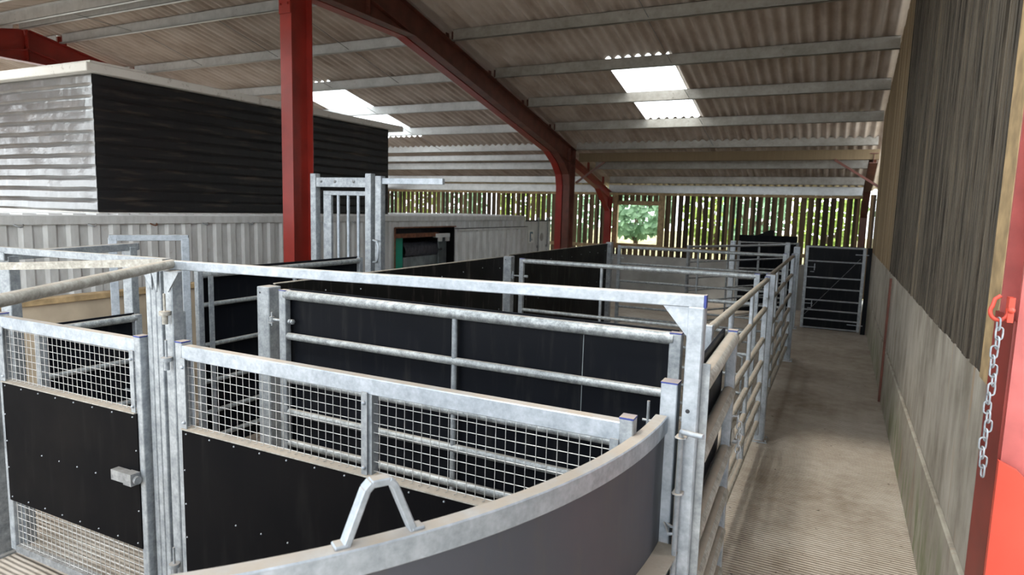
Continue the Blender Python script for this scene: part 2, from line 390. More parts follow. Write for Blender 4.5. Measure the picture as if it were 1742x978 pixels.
# sag rods between purlins
def sag(x, ys, label):
    b = MB()
    for a, c in zip(ys, ys[1:]): b.tube([(x-.05, a, zroof(a)+.17), (x+.05, c, zroof(c)+.06)], .006, 6)
    return tag(b.build('tie_rod', 'galv_dark'), label, 'rod', 'thin rods between purlins')
sag(-3.28, NP[:6], 'thin steel tie rod beside the right rooflight'); sag(-12.0, NP[:6], 'thin steel tie rod across the middle bay, by the left rooflight')
sag(-9.9, NP[:3], 'thin steel tie rod across the middle bay, left of the red column'); sag(-14.6, [8.05]+NP[:2], 'thin steel tie rod at the ridge, upper left')
# ------------------------------------------------------------------ portal frames
def column(name, x, y, z1, depth, width, mat, label, group=None, z0=0):
    t = thing(name, (x, y, z0), label, 'column', group)
    b = MB(); b.ibeam((x, y, z0), (x, y, z1), depth, width, .018, .012, up=(0, 1, 0)); b.build('shaft', mat, t)
    b = MB(); b.box(x-width*.7, x+width*.7, y-depth*.65, y+depth*.65, z0, z0+.02); b.build('base_plate', mat, t)
    return t
t = column('steel_column', -7.4, 7.45, 5.5, .42, .22, 'red', 'tall red steel column nearest, in front of the black-wrapped block')
b = MB(); b.box(-7.51, -7.29, 7.22, 7.236, 5.2, 5.5)
for dz in (.06, .16):
    for dx in (-.07, .07): b.ball((-7.4+dx, 7.21, 5.27+dz), .018, seg=6, ring=3)
b.build('end_plate', 'red', t)
def rafter(x, width, mat, label, depth=.46, ridge=True, y1=18.41):
    """I-section rafter following the roof slope, haunch at the ridge"""
    t = thing('steel_rafter', (x, 8.9, zroof(8.9)-.3), label, 'rafter', None)
    b = MB(); d = depth
    a = Vector((x, 8.9, zroof(8.9)-d/2)); c = Vector((x, y1, zroof(y1)-d/2)); e = Vector((x, -.9, zroof(-.9)-d/2))
    b.ibeam(a, c, d, width, .018, .012); b.ibeam(a, e, d, width, .018, .012); b.build('rafter_beam', mat, t)
    b = MB()   # ridge haunch below: flat bottomed wedge
    zb = zroof(10.15)-d; b.beam((x, 7.65, zb-.0), (x, 10.15, zb), width, .018)
    b.prism([(x-.0075, 7.65, zb), (x-.0075, 8.9, zroof(8.9)-d), (x-.0075, 10.15, zb)], (.015, 0, 0))
    b.beam((x, 8.9, zb), (x, 8.9, zroof(8.9)-d), width, .02, (0, 1, 0)); b.build('haunch', mat, t)
    b = MB()
    b.box(x-width/2, x+width/2, 8.885, 8.915, zroof(8.9)-d-.25, zroof(8.9)-.01)
    for k in range(7):
        for sx in (-1, 1): b.ball((x+sx*width*.3, 8.875, zroof(8.9)-d-.2+k*.1), .016, seg=6, ring=3)
    b.build('apex_plate', mat, t)
    for i, y in enumerate(NP[:5]):
        for sx in ((-1, 1)): b = MB(); b.box(x+sx*(width/2-.03)-.004, x+sx*(width/2-.03)+.004, y-.02+.02, y+.12, zroof(y)-.03, zroof(y)+.2); b.build('purlin_cleat', mat, t)
    b = MB()   # knee: curved bottom into the column
    if y1 > 15:
        pts = [(17.0, zroof(17.0)-d), (17.55, zroof(17.55)-d-.16), (17.9, 3.52), (17.98, 3.2)]
        for p, q in zip(pts, pts[1:]): b.beam((x, p[0], p[1]), (x, q[0], q[1]), width, .018)
        poly = [(x-.009, p[0], p[1]) for p in pts]+[(x-.009, 18.40, 3.2), (x-.009, 18.40, zroof(18.4)-.05), (x-.009, 17.0, zroof(17.0)-.05)]
        b.prism(poly, (.018, 0, 0)); b.build('knee', mat, t)
    return t
rafter(-7.52, .20, 'red', 'red steel rafter over the pens, brighter left one of the pair')
rafter(-7.29, .20, 'brown_red', 'dull brown-red steel rafter over the pens, right one of the pair')
rafter(-17.32, .22, 'red', 'red steel rafter with ridge haunch behind the black-wrapped block, upper left')
column('steel_column', -7.52, 18.2, zroof(18.2)-.03, .42, .20, 'red', 'bright red steel column of the far pair, left one, under the rafter knee')
column('steel_column', -7.29, 18.2, zroof(18.2)-.03, .42, .20, 'brown_red', 'dull brown-red steel column of the far pair, right one, under the rafter knee')
def leanto(x, mat, label, clab):
    t = thing('steel_rafter', (x, 20.4, 3.3), label, 'rafter')
    b = MB(); b.ibeam((x, 18.5, zroof(18.63)-.16), (x, 22.35, zroof(22.35)-.16), .26, .18); b.build('rafter_beam', mat, t)
    b = MB(); b.prism([(x-.006, 21.0, zroof(21.0)-.28), (x-.006, 22.2, zroof(22.2)-.28), (x-.006, 22.2, zroof(22.2)-.75)], (.012, 0, 0))
    b.beam((x, 21.0, zroof(21.0)-.28), (x, 22.2, zroof(22.2)-.75), .18, .016); b.build('haunch', mat, t)
    for y in (19.95, 21.45): b = MB(); b.box(x+.05, x+.06, y-.1, y+.1, zroof(y)-.04, zroof(y)+.22); b.build('purlin_cleat', mat, t)
    column('steel_column', x, 22.3, 3.0, .24, .2, mat, clab)
leanto(-7.4, 'red', 'red lean-to rafter sloping down to the slatted wall left of the square window', 'short red column beside the square window in the slatted wall')
leanto(.62, 'brown_red', 'red lean-to rafter at the right end of the slatted wall', 'red column at the right end of the slatted wall')
leanto(-17.3, 'red', 'red lean-to rafter at the left end of the slatted wall', 'red column seen over the white container roof')
def brace(p, q, label):
    b = MB(); b.beam(p, q, .05, .05); b.beam((p[0], p[1]+.03, p[2]), (q[0], q[1]+.03, q[2]), .008, .06)
    tag(b.build('knee_brace', 'brown_red'), label, 'brace', None)
brace((-6.35, 18.62, 3.93), (-7.18, 18.45, 3.3), 'slim red diagonal brace beside the far pair of columns')
brace((-.25, 18.52, 3.93), (.80, 18.5, 3.25), 'slim red diagonal brace at the far end of the boarded wall')
column('steel_column', .86, 18.45, 3.9, .2, .1, 'red', 'slim red column just past the far end of the boarded wall')
# ------------------------------------------------------------------ back wall of spaced boards, window
b = MB(); x = -26.0; k = 0; rr = random.Random(3)
while x < .95:
    w = .164 + rr.uniform(-.008, .012); z0 = .0; j = rr.uniform(-.006, .006)
    xa, xb = x+.02+j, x+.02+j+w; y = 22.6 + rr.uniform(-.004, .004)
    if xb > -7.2 and xa < -5.6:
        b.box(xa, xb, y, y+.028, 0, 1.36); b.box(xa, xb, y, y+.028, 2.76, 3.2)
    else: b.box(xa, xb, y, y+.028, z0, 3.2)
    x += .214
struct(b.build('wall_back', 'slat'))
b = MB()
b.box(-26, -7.25, 22.5, 22.6, 1.18, 1.3); b.box(-5.5, .72, 22.5, 22.6, 1.18, 1.3); b.box(-7.25, -5.5, 22.5, 22.6, 1.18, 1.3)
b.box(-26, .72, 22.48, 22.6, 3.06, 3.14)
struct(b.build('trim_1', 'wood_new'))
b = MB()
b.box(-7.3, -7.12, 22.5, 22.66, 1.3, 3.06); b.box(-5.66, -5.46, 22.5, 22.66, 1.3, 3.06)
b.box(-7.12, -5.66, 22.52, 22.66, 2.72, 2.86); b.box(-7.12, -5.66, 22.52, 22.66, 1.3, 1.36)
struct(b.build('window_3', 'wood_new', bevel=.005))
# low concrete wall inside
b = MB(); b.box(-7.1, .45, 18.75, 18.9, 0, 1.2); struct(b.build('wall_low', 'conc_plain'))
b = MB(); b.box(-26, .72, 22.7, 22.82, -.1, .95); struct(b.build('wall_back_base', 'conc_plain'))
# ------------------------------------------------------------------ right wall
b = MB()
b.box(.70, .85, 3.45, 10.02, .72, 1.73); b.box(.70, .85, 10.05, 17.0, .72, 1.73)
b.box(.685, .85, 3.3, 10.02, 0, .70); b.box(.69, .85, 10.05, 17.0, 0, .70); b.box(.73, .84, 3.45, 17, .69, .73)
struct(b.build('wall_right', 'conc', bevel=.008))
def boards(name, mat, y0, y1, pitch, rnd, z0=1.73):
    b = MB(); y = y0; rr = random.Random(11)
    while y < y1-.01:
        a, c = y+.004, min(y+pitch-.004, y1); d = rr.uniform(-rnd, rnd)
        ns = 3
        for s_ in range(ns):       # weather-worn face: three shallow strips per board
            ya, yc = a+(c-a)*s_/ns, a+(c-a)*(s_+1)/ns; dd = d + rr.uniform(-rnd, rnd)*.5
            b.add([(.70+dd, ya, z0), (.70+dd, yc, z0), (.70+dd, yc, zroof(yc)+.2), (.70+dd, ya, zroof(ya)+.2),
                   (.735, ya, z0), (.735, yc, z0), (.735, yc, zroof(yc)+.2), (.735, ya, zroof(ya)+.2)],
                  [(0, 1, 2, 3), (5, 4, 7, 6), (4, 0, 3, 7), (1, 5, 6, 2), (4, 5, 1, 0), (3, 2, 6, 7)])
        y += pitch
    return struct(b.build(name, mat))
boards('wall_right_boards', 'wall_old', 3.86, 10.9, .098, .006)
boards('wall_right_boards_far', 'wall_fresh', 10.9, 17.0, .14, .004)
b = MB(); b.box(.74, .80, 3.9, 17.0, 1.73, 4.3); b.box(.74, .80, 3.9, 14, 4.3, 5.3); struct(b.build('wall_right_backing', 'dark_void'))
b = MB(); b.box(.675, .82, 3.60, 3.855, 1.73, 6.2); tag(b.build('timber_post', 'wood_new', bevel=.006), 'light yellow-brown timber post closing the near end of the boarded wall', 'post')
b = MB(); b.box(.655, .684, 10.0, 10.07, 0, 1.70); tag(b.build('red_cover_strip', 'brown_red', bevel=.003), 'thin rusty red strip over the joint in the concrete wall', 'strip')
b = MB(); b.box(.74, .9, -.9, 2.85, 0, 1.73); struct(b.build('unseen_shade_wall', 'conc'))  # unseen wall added to darken the roof and alley on the right
boards('unseen_shade_wall_boards', 'wall_old', -.9, 2.85, .098, .006)
b = MB(); b.box(.95, 1.0, 17.0, 22.5, 0, 3.3); struct(b.build('wall_right_far', 'wall_fresh'))
# near red column
t = thing('steel_column', (.80, 3.4, 0), 'faded pink-red steel column at the right edge of the picture, chain hook on it', 'column')
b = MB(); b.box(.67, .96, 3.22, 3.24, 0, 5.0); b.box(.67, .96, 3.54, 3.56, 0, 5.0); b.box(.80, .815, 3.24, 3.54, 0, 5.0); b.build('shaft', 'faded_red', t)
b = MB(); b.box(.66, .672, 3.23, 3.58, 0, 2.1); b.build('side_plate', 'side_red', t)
b = MB(); b.prism([(.655, 3.17, 0), (1.0, 3.17, 0), (1.0, 3.17, 1.22), (.72, 3.17, 1.5), (.655, 3.17, 1.53)], (0, .03, 0)); b.build('repair_plate', 'coral', t, label='bright coral red plate')
b = MB(); b.tube([(.86, 3.2, 1.62), (.86, 3.225, 1.62)], .018, 10); b.build('bolt', 'galv', t)
# chain hook + chain
t = thing('chain_hook', (.62, 3.2, 2.1), 'small red open hook fixed to the near red column', 'hook')
b = MB()
b.tube([(.60+.030*math.cos(a), 3.19, 2.14+.035*math.sin(a)) for a in [math.pi*.85+i*math.pi*1.3/10 for i in range(11)]], .008, 8)
b.tube([(.575, 3.19, 2.155), (.582, 3.19, 2.19), (.600, 3.19, 2.205)], .008, 8); b.build('hook_curve', 'coral', t)
b = MB(); b.box(.625, .645, 3.17, 3.22, 2.10, 2.20); b.ball((.635, 3.17, 2.15), .014); b.build('lug', 'coral', t)
t = thing('steel_chain', (.60, 3.19, 1.45), 'grey steel chain hanging from the small red hook at the right wall', 'chain')
Lk = .052; b = MB(); n = 17
for i in range(n):
    z = 2.09 - i*(.655/n); side = (1, .25, 0) if i % 2 else (.25, -1, 0)
    b.link((.602+.006*math.sin(i*1.3), 3.185, z), (0, 0, 1), side, Lk, .026, .0038)
b.build('chain_links', 'galv', t)
# ------------------------------------------------------------------ pen furniture builders
def cap(t, x, y, z, w=.055, d=.055):
    b = MB(); b.box(x-w/2, x+w/2, y-d/2, y+d/2, z+.004, z+.0105)
    return b.build('end_cap', 'blue_cap', t, label='blue plastic cap')
def gate(p, q, label, mids=(), panel=0, rails=RAILS, r=.026, stile=.06, group=None, top=1.85, z0=.12, pipe='galv_pipe', stilemat='galv', panelmat='black',
         caps=(0, 1), joints=(), name='pen_gate', hinge=0, midr=.019, r_low=None, cat='gate', ptop=None, foot=0, nostile=()):
    """tubular pen gate from p to q (x, y); panel = side offset of the black sheet, 0 for none"""
    p, q = Vector((*p, 0)), Vector((*q, 0)); d = (q-p).normalized(); L = (q-p).length; nrm = Vector((-d.y, d.x, 0))
    t = thing(name, (p.x, p.y, 0), label, cat, group)
    for i, e in enumerate((p+d*stile/2, q-d*stile/2)):
        if i in nostile: continue
        b = MB(); b.beam((e.x, e.y, z0), (e.x, e.y, top), stile, stile*.85, up=nrm); st = b.build('stile', stilemat, t, bevel=.004)
        if i in caps:
            b = MB(); b.beam((e.x, e.y, top-.001), (e.x, e.y, top+.0055), stile, stile*.85, up=nrm)
            b.build('end_cap', 'blue_cap', t, label='blue plastic cap')
    for i, z in enumerate(rails):
        rr = r if (i == 0 or not r_low) else r_low
        a, c = p+d*stile*.7, q-d*stile*.7
        b = MB(); b.tube([(a.x, a.y, z), (c.x, c.y, z)], rr, 12); b.build('rail', pipe, t)
    for m in mids:
        e = p+d*m + nrm*0
        b = MB(); b.tube([(e.x, e.y, rails[-1]), (e.x, e.y, rails[0])], midr, 10); b.build('upright', stilemat, t)
    if panel:
        sgn = 1 if panel > 0 else -1; o = nrm*(sgn*(r+.012)); a, c = p+d*.03+o, q-d*.03+o
        b = MB(); b.beam((a.x, a.y, (top+.0+z0)/2), (c.x, c.y, (top+z0)/2), .012, top-z0+.02, up=(0, 0, 1)) if ptop is None else b.beam((a.x, a.y, (ptop+z0)/2), (c.x, c.y, (ptop+z0)/2), .012, ptop-z0)
        pn = b.build('sheet_panel', panelmat, t)
        b = MB()
        for j in joints:
            e = p+d*j+o-nrm*sgn*.0065; b.beam((e.x, e.y, z0), (e.x, e.y, top), .004, .002, up=nrm)
        if joints: b.build('sheet_joint', 'grey_machine', t)
    if foot:
        e = q-d*.12-nrm*.04*(1 if panel >= 0 else -1)
        b = MB(); b.tube([(e.x, e.y, 0), (e.x, e.y, .9)], .010, 8); b.tube([(e.x, e.y, .9), (e.x-d.x*.06, e.y-d.y*.06, .93)], .010, 8); b.box(e.x-.015, e.x+.015, e.y-.045, e.y+.045, .5, .51); b.build('drop_bolt', 'galv', t)
    if hinge:
        e0 = p if hinge > 0 else q; dd = -d if hinge > 0 else d
        for z in (1.62, .40):
            b = MB(); a = e0+dd*.10; c = e0-dd*.12
            b.tube([(a.x, a.y, z), (c.x, c.y, z)], .010, 8)
            b.tube([(a.x, a.y, z-.02), (a.x, a.y, z+.02)], .020, 10); h_ = e0+dd*.145; b.box(min(a.x, h_.x)-.012, max(a.x, h_.x)+.012, min(a.y, h_.y)-.012, max(a.y, h_.y)+.012, z-.03, z-.022)
            for s_ in (.075, .10): 
                f = e0-dd*s_; g = e0-dd*(s_+.016); b.tube([(f.x, f.y, z), (g.x, g.y, z)], .019, 6)
            b.box(a.x-.022, a.x+.022, a.y-.022, a.y+.022, z-.03, z-.022)
            b.tube([(a.x, a.y, z-.05), (a.x, a.y, z+.055)], .008, 8)
            b.build('hinge', 'galv', t)
    return t
def post(x, y, z1, label, w=.1, mat='galv', group=None, hole=True, name='fence_post', z0=0):
    t = thing(name, (x, y, z0), label, 'post', group)
    b = MB(); b.box(x-w/2, x+w/2, y-w/2, y+w/2, z0, z1); b.build('shaft', mat, t, bevel=.006)
    b = MB(); b.box(x-w*.9, x+w*.9, y-w*.9, y+w*.9, z0, z0+.014)
    for i in (-1, 1):
        for j in (-1, 1): b.tube([(x+i*w*.72, y+j*w*.72, z0), (x+i*w*.72, y+j*w*.72, z0+.035)], .010, 6)
    b.build('base_plate', mat, t)
    b = MB(); b.tube([(x-.012-w*.12, y-w/2-.0015, z1-.045), (x-.012-w*.12, y-w/2+.002, z1-.045)], .008, 10)
    if hole: b.build('bolt_hole', 'dark_void', t)
    return t
def wire_mesh(b, p, q, z0, z1, pitch=.047, r=.0017):
    p, q = Vector((*p, 0)), Vector((*q, 0)); d = (q-p).normalized(); L = (q-p).length; nn = Vector((-d.y, d.x, 0))
    n = int(L/pitch); off = (L-n*pitch)/2
    for i in range(n+1):
        e = p+d*(off+i*pitch)
        b.tube([(e.x, e.y, z0), (e.x, e.y, z1)], r, 5, caps=False)
        b.tube([(e.x, e.y, z0), (e.x-nn.x*.02, e.y-nn.y*.02, z0+.004)], r, 4, caps=False)
    m = int((z1-z0)/pitch)
    for j in range(m+1):
        z = z0+.01+j*pitch; e, f = p+nn*.003, q+nn*.003
        b.tube([(e.x, e.y, z), (f.x, f.y, z)], r, 5, caps=False)
def rivets(panel, pts, r=.0055):
    b = MB(); b.ball((0, 0, 0), r, seg=6, ring=4); first = b.build('rivet', 'galv_bright', panel); first.matrix_parent_inverse = Matrix.Identity(4)
    for i, p in enumerate(pts):
        o = first if i == 0 else first.copy()
        if i: C.objects.link(o)
        o.parent = panel; o.location = p
# ------------------------------------------------------------------ foreground: mesh-topped gates
def mesh_gate(p, q, label, mids, ztop, zmesh, zpan, name='mesh_gate', latch=False, botmesh=False, hinge=True):
    p, q = Vector((*p, 0)), Vector((*q, 0)); d = (q-p).normalized(); L = (q-p).length; nn = Vector((-d.y, d.x, 0))
    t = thing(name, (p.x, p.y, 0), label, 'gate')
    P = lambda s, o=0, z=0: (p.x+d.x*s+nn.x*o, p.y+d.y*s+nn.y*o, z)
    b = MB(); b.beam(P(.05, 0, ztop-.042), P(L-.05, 0, ztop-.042), .055, .078); b.build('top_rail', 'galv_bright', t, bevel=.004)
    for s, zt in ((.028, ztop+.012), (L-.028, ztop+.012)):
        b = MB(); b.beam(P(s, 0, .06), P(s, 0, zt), .055, .058, up=nn); b.build('stile', 'galv', t, bevel=.004)
        b = MB(); b.beam(P(s, 0, zt-.001), P(s, 0, zt+.006), .056, .059, up=nn); b.build('end_cap', 'blue_cap', t, label='blue plastic cap')
    b = MB(); b.beam(P(.05, 0, .07), P(L-.05, 0, .07), .05, .05); b.build('bottom_rail', 'galv_dark', t)
    b = MB(); b.beam(P(.05, -.012, zmesh-.008), P(L-.05, -.012, zmesh-.008), .075, .006); b.beam(P(.05, .022, zmesh-.02), P(L-.05, .022, zmesh-.02), .006, .03)
    b.build('mesh_shelf', 'galv_dusty', t)
    cuts = [.056]+list(mids)+[L-.056]
    for a, c in zip(cuts, cuts[1:]):
        b = MB(); wire_mesh(b, P(a+.012, -.010)[:2], P(c-.012, -.010)[:2], zmesh, ztop-.078); b.build('wire_mesh', 'wire', t)
    for s in cuts:
        b = MB(); s2 = min(max(s, .07), L-.07); b.beam(P(s2, -.035, zmesh-.01), P(s2, -.035, ztop-.07), .034, .006, up=nn); 
        if s in mids: b.beam(P(s2+.02, .0, zmesh-.01), P(s2+.02, .0, ztop-.08), .03, .05, up=nn)
        bar = b.build('clamp_bar', 'galv', t)
        b = MB()
        for z in (zmesh+.03, ztop-.12): b.ball(P(s2, -.041, z), .011, seg=8, ring=4)
        b.build('bolt', 'galv_bright', bar)
    b = MB(); b.beam(P(.045, -.03, (zmesh-.012+zpan)/2), P(L-.045, -.03, (zmesh-.012+zpan)/2), .012, zmesh-.012-zpan); pn_ = b.build('sheet_panel', 'black_deep', t)
    n = int(L/.2); pts = []
    for i in range(n+1):
        s = .08+(L-.16)*i/n; pts += [P(s, -.037, zmesh-.035), P(s, -.037, zpan+.03)]
        if .3 < s < L-.3: pts.append(P(s, -.037, (zmesh+zpan)/2-.03))
    for k in range(1, 4):
        for s in (.06, L-.06): pts.append(P(s, -.037, zpan+.05+(zmesh-zpan-.1)*k/4))
    rivets(pn_, pts)
    b = MB(); wire_mesh(b, P(.06, -.010)[:2], P(L-.06, -.010)[:2], .095, zpan+.02); b.build('wire_mesh', 'wire', t)
    if latch:
        b = MB(); z = .875
        b.beam(P(L-.23, -.06, z), P(L-.09, -.06, z), .05, .062, up=(0, 0, 1)); b.tube([P(L-.10, -.06, z-.005), P(L-.02, -.06, z-.005)], .024, 10)
        b.beam(P(L-.11, -.062, z), P(L-.04, -.062, z), .06, .072); b.build('latch_box', 'galv_dark', t)
    return t
mesh_gate((-3.24, 2.35), (-.64, 2.37), 'long mesh-topped gate with black lower sheet between clustered posts and curved fence', [1.325], 1.70, 1.235, .34)
mesh_gate((-4.96, 2.29), (-3.50, 2.32), 'shorter mesh-topped gate at the lower left with black sheet and mesh bottom', [], 1.70, 1.27, .43, latch=True)
# left hanging post
t = post(-5.07, 2.26, 1.58, 'round-edged grey post at the left edge carrying the shorter mesh gate', .09, 'galv_dark', hole=False)
b = MB(); b.tube([(-5.0, 2.2, .80), (-5.0, 2.2, .90)], .02, 8); b.prism([(-5.03, 2.2, .88), (-4.96, 2.2, .88), (-5.03, 2.2, .98)], (0, .02, 0)); b.build('hinge_lug', 'galv_dark', t)
# clustered posts
t = thing('clustered_posts', (-3.37, 2.36, 0), 'cluster of four upright steel channels and post between the two mesh-topped gates', 'post')
for i in range(3):
    x = -3.466+i*.045
    b = MB(); b.box(x-.020, x+.020, 2.33, 2.42, 0, 2.10); b.build('channel', 'galv', t, bevel=.004)
b = MB(); b.box(-3.353, -3.345, 2.35, 2.42, 0, 2.1); b.build('channel_web', 'galv_dark', t)
b = MB(); b.box(-3.338, -3.268, 2.335, 2.405, 0, 2.10); b.build('hinge_post', 'galv', t, bevel=.005)
b = MB(); b.box(-3.56, -3.2, 2.27, 2.49, 0, .015); b.build('base_plate', 'galv_dark', t)
for pts in ([(-3.51, 2.325, 2.11), (-3.42, 2.325, 2.11), (-3.415, 2.325, 1.99)], [(-3.415, 2.322, 2.11), (-3.36, 2.322, 2.11), (-3.37, 2.322, 1.98)], [(-3.30, 2.332, 2.10), (-3.20, 2.335, 2.10), (-3.288, 2.332, 1.985)]):
    b = MB(); b.prism(pts, (0, -.006, 0)); b.build('gusset', 'galv', t)
for z in (1.86, 1.60, .38):
    b = MB(); b.tube([(-3.29, 2.305, z-.05), (-3.29, 2.305, z)], .016, 10); b.tube([(-3.29, 2.305, z), (-3.29, 2.305, z+.022)], .030, 12); b.tube([(-3.29, 2.305, z), (-3.29, 2.305, z+.12)], .007, 8); b.build('hinge_cup', 'galv_dusty' if z > 1.7 else 'galv', t)
# overhead rails from the cluster
def pipe(pts, r, mat, label, name='overhead_rail', group='overhead rails'):
    b = MB(); b.tube(pts, r, 14); return tag(b.build(name, mat), label, 'rail', group)
pipe([(-3.35, 2.40, 2.135), (-2.72, 1.24, 2.11), (-2.2, .30, 2.09)], .026, 'galv_dusty', 'dusty round overhead rail running from the clustered posts to the lower left foreground')
b = MB(); b.beam((-3.44, 2.42, 2.135), (-4.30, 2.12, 2.08), .035, .042); b.beam((-4.30, 2.12, 2.08), (-6.2, 1.5, 1.99), .035, .042); tag(b.build('overhead_rail', 'galv_dusty'), 'flat-sided overhead rail leaving the clustered posts leftward, middle one of the three', 'rail', 'overhead rails')
b = MB(); b.beam((-3.44, 2.45, 2.135), (-6.6, 2.33, 2.11), .04, .042); tag(b.build('overhead_rail', 'galv'), 'overhead rail leaving the clustered posts leftward, topmost of the three', 'rail', 'overhead rails')
# overhead frame to the right with tall post
t = thing('overhead_gantry', (-.48, 2.63, 0), 'tall bright steel post and long overhead beam crossing above the black-sheeted gate', 'gantry')
b = MB(); b.beam((-3.40, 2.414, 2.127), (-.453, 2.63, 2.152), .045, .050); b.build('overhead_beam', 'galv_bright', t, bevel=.004)
b = MB(); b.box(-.513, -.449, 2.597, 2.664, 0, 2.13); b.build('post', 'galv_bright', t, bevel=.005)
b = MB(); b.beam((-.456, 2.63, 2.152), (-.447, 2.6305, 2.152), .046, .052); b.build('end_cap', 'blue_cap', t, label='blue plastic cap')
b = MB(); b.prism([(-.513, 2.61, 2.131), (-.618, 2.603, 2.131), (-.513, 2.61, 2.005)], (0, .006, 0)); b.build('gusset', 'galv_bright', t)
b = MB(); b.box(-.55, -.42, 2.56, 2.70, 0, .014); b.build('base_plate', 'galv', t)
b = MB(); b.box(-.4485, -.418, 2.634, 2.644, 0, 1.90); b.build('keep_strip', 'galv', t)
b = MB(); b.ball((-.490, 2.596, 1.704), .009, sy=.2); b.build('bolt_hole', 'dark_void', t)
b = MB(); zb = 1.641
b.tube([(-.400, 2.47, zb+.012), (-.435, 2.485, zb+.008), (-.478, 2.51, zb+.002), (-.496, 2.54, zb-.006), (-.503, 2.565, zb-.03), (-.505, 2.57, .3)], .0105, 10); b.build('drop_bolt', 'galv_bright', t)
for z in (zb-.045, 1.36):
    b = MB(); b.box(-.525, -.483, 2.56, 2.60, z, z+.008); b.ball((-.505, 2.57, z+.004), .026, sz=.16); b.build('bolt_guide', 'galv_bright', t)
# curved fence in the foreground
CX, CY, RO = -3.13, 2.60, 2.55
def arc_pts(r, a0, a1, n, z): return [(CX+r*math.cos(math.radians(a0+(a1-a0)*i/n)), CY+r*math.sin(math.radians(a0+(a1-a0)*i/n)), z) for i in range(n+1)]
t = thing('curved_fence', (-.60, 2.72, 0), 'curved foreground fence with flat galvanised top rail and grey-black sheet', 'fence')
def arc_band(r0, r1, z0, z1, a0, a1, n=60):
    b = MB(); ci = [arc_pts(r0, a0, a1, n, z0), arc_pts(r1, a0, a1, n, z0), arc_pts(r1, a0, a1, n, z1), arc_pts(r0, a0, a1, n, z1)]
    vs = [p for c in zip(*ci) for p in c]
    fs = [(4*i+k, 4*i+(k+1) % 4, 4*i+4+(k+1) % 4, 4*i+4+k) for i in range(n) for k in range(4)]+[(0, 1, 2, 3), (4*n+3, 4*n+2, 4*n+1, 4*n)]
    b.add(vs, fs); return b
arc_band(2.495, 2.55, 1.575, 1.65, 1.5, -95).build('top_rail', 'galv_bright', t, bevel=.004)
arc_band(2.53, 2.542, .12, 1.575, 1.2, -95).build('sheet_panel', 'black_dusty', t)
arc_band(2.543, 2.635, 1.09, 1.10, 1.0, -95).build('shelf_ring', 'galv_dusty', t)
arc_band(2.543, 2.60, .2, .21, 1.0, -95).build('shelf_ring', 'galv_dusty', t)
ex, ey = -.585, 2.705
b = MB(); b.box(ex-.035, ex+.035, ey-.035, ey+.035, 0, 1.79); b.build('end_post', 'galv_bright', t, bevel=.004); cap(t, ex, ey, 1.782, .072, .072)
b = MB(); b.tube([(ex+.02, ey-.03, 1.175), (ex+.045, ey-.05, 1.175), (ex+.09, ey-.055, 1.175), (ex+.10, ey-.10, 1.175), (ex+.05, ey-.12, 1.175), (ex+.01, ey-.03, 1.175)], .007, 8); b.build('latch_loop', 'galv_bright', t)
b = MB(); b.box(ex-.07, ex+.034, ey-.04, ey+.06, 0, .014); b.build('base_plate', 'galv', t)
# lifting handle: bent flat strap standing on the rail
def rail_pt(ang, r, z): return Vector((CX+r*math.cos(math.radians(ang)), CY+r*math.sin(math.radians(ang)), z))
aA, aB = -34.0, -29.9
A_, B_ = rail_pt(aA, 2.515, 1.65), rail_pt(aB, 2.515, 1.65); mid = (A_+B_)/2; dd = (B_-A_).normalized()
hp = [A_, mid-dd*.037+Vector((0, 0, .135)), mid-dd*.022+Vector((0, 0, .150)), mid+dd*.022+Vector((0, 0, .150)), mid+dd*.037+Vector((0, 0, .135)), B_]
hn = Vector((-dd.y, dd.x, 0)); b = MB()
for p, q in zip(hp, hp[1:]):
    e = (q-p).normalized()*.003; b.beam(p-e, q+e, .02, .036, up=hn)
for P_, sg in ((A_, -1), (B_, 1)): b.beam(P_-dd*.03*(1 if sg < 0 else .2)+Vector((0, 0, .004)), P_+dd*.03*(1 if sg > 0 else .2)+Vector((0, 0, .004)), .04, .01)
b.build('lift_handle', 'galv_bright', t, bevel=.003)
# ------------------------------------------------------------------ pens: cross gates, side gates, sheeted walls
E_ = gate((-3.66, 3.50), (-.71, 3.50), 'black-sheeted gate with thick pipes, nearest cross gate under the overhead beam', (1.51,), 1, r=.036, r_low=.027, stile=.065, panelmat='black', pipe='galv_pipe', joints=(2.37,), hinge=1, caps=(0, 1), stilemat='galv')
b = MB(); b.tube([(-.86, 3.44, 1.47), (-.86, 3.44, 1.24)], .009, 8); b.tube([(-.89, 3.44, 1.36), (-.84, 3.44, 1.36)], .008, 8); b.build('drop_latch', 'galv', E_)
post(-3.84, 3.55, 1.86, 'square grey post at the left end of the nearest black-sheeted cross gate', .125)
gate((-.449, 2.62), (-.488, 3.80), 'short side gate with fat dusty rails beside the tall post, small chain on it', (), 1, rails=[1.81, 1.50, 1.16, .91, .67, .43], r=.037, stile=.06, pipe='galv_dusty', stilemat='galv_bright', name='side_gate', caps=(1,), nostile=(0,))
gate((-.64, 3.86), (-.64, 7.36), 'first long side gate of tubes along the concrete alley', (.95, 2.2), 0, r=.026, pipe='galv_dusty', stilemat='galv_bright', group=None, name='side_gate', hinge=-1, caps=(1,))
gate((-.66, 7.66), (-.66, 11.9), 'second long side gate of tubes along the alley, beyond the middle post', (1.2, 2.6), 0, r=.026, pipe='galv_dusty', stilemat='galv_bright', name='side_gate', caps=(0, 1), hinge=1)
post(-.62, 7.52, 1.86, 'pale steel post between the two long side gates of the alley', .1, 'galv_bright')
post(-.64, 12.04, 1.86, 'pale steel post at the far end of the second long side gate', .1, 'galv_bright')
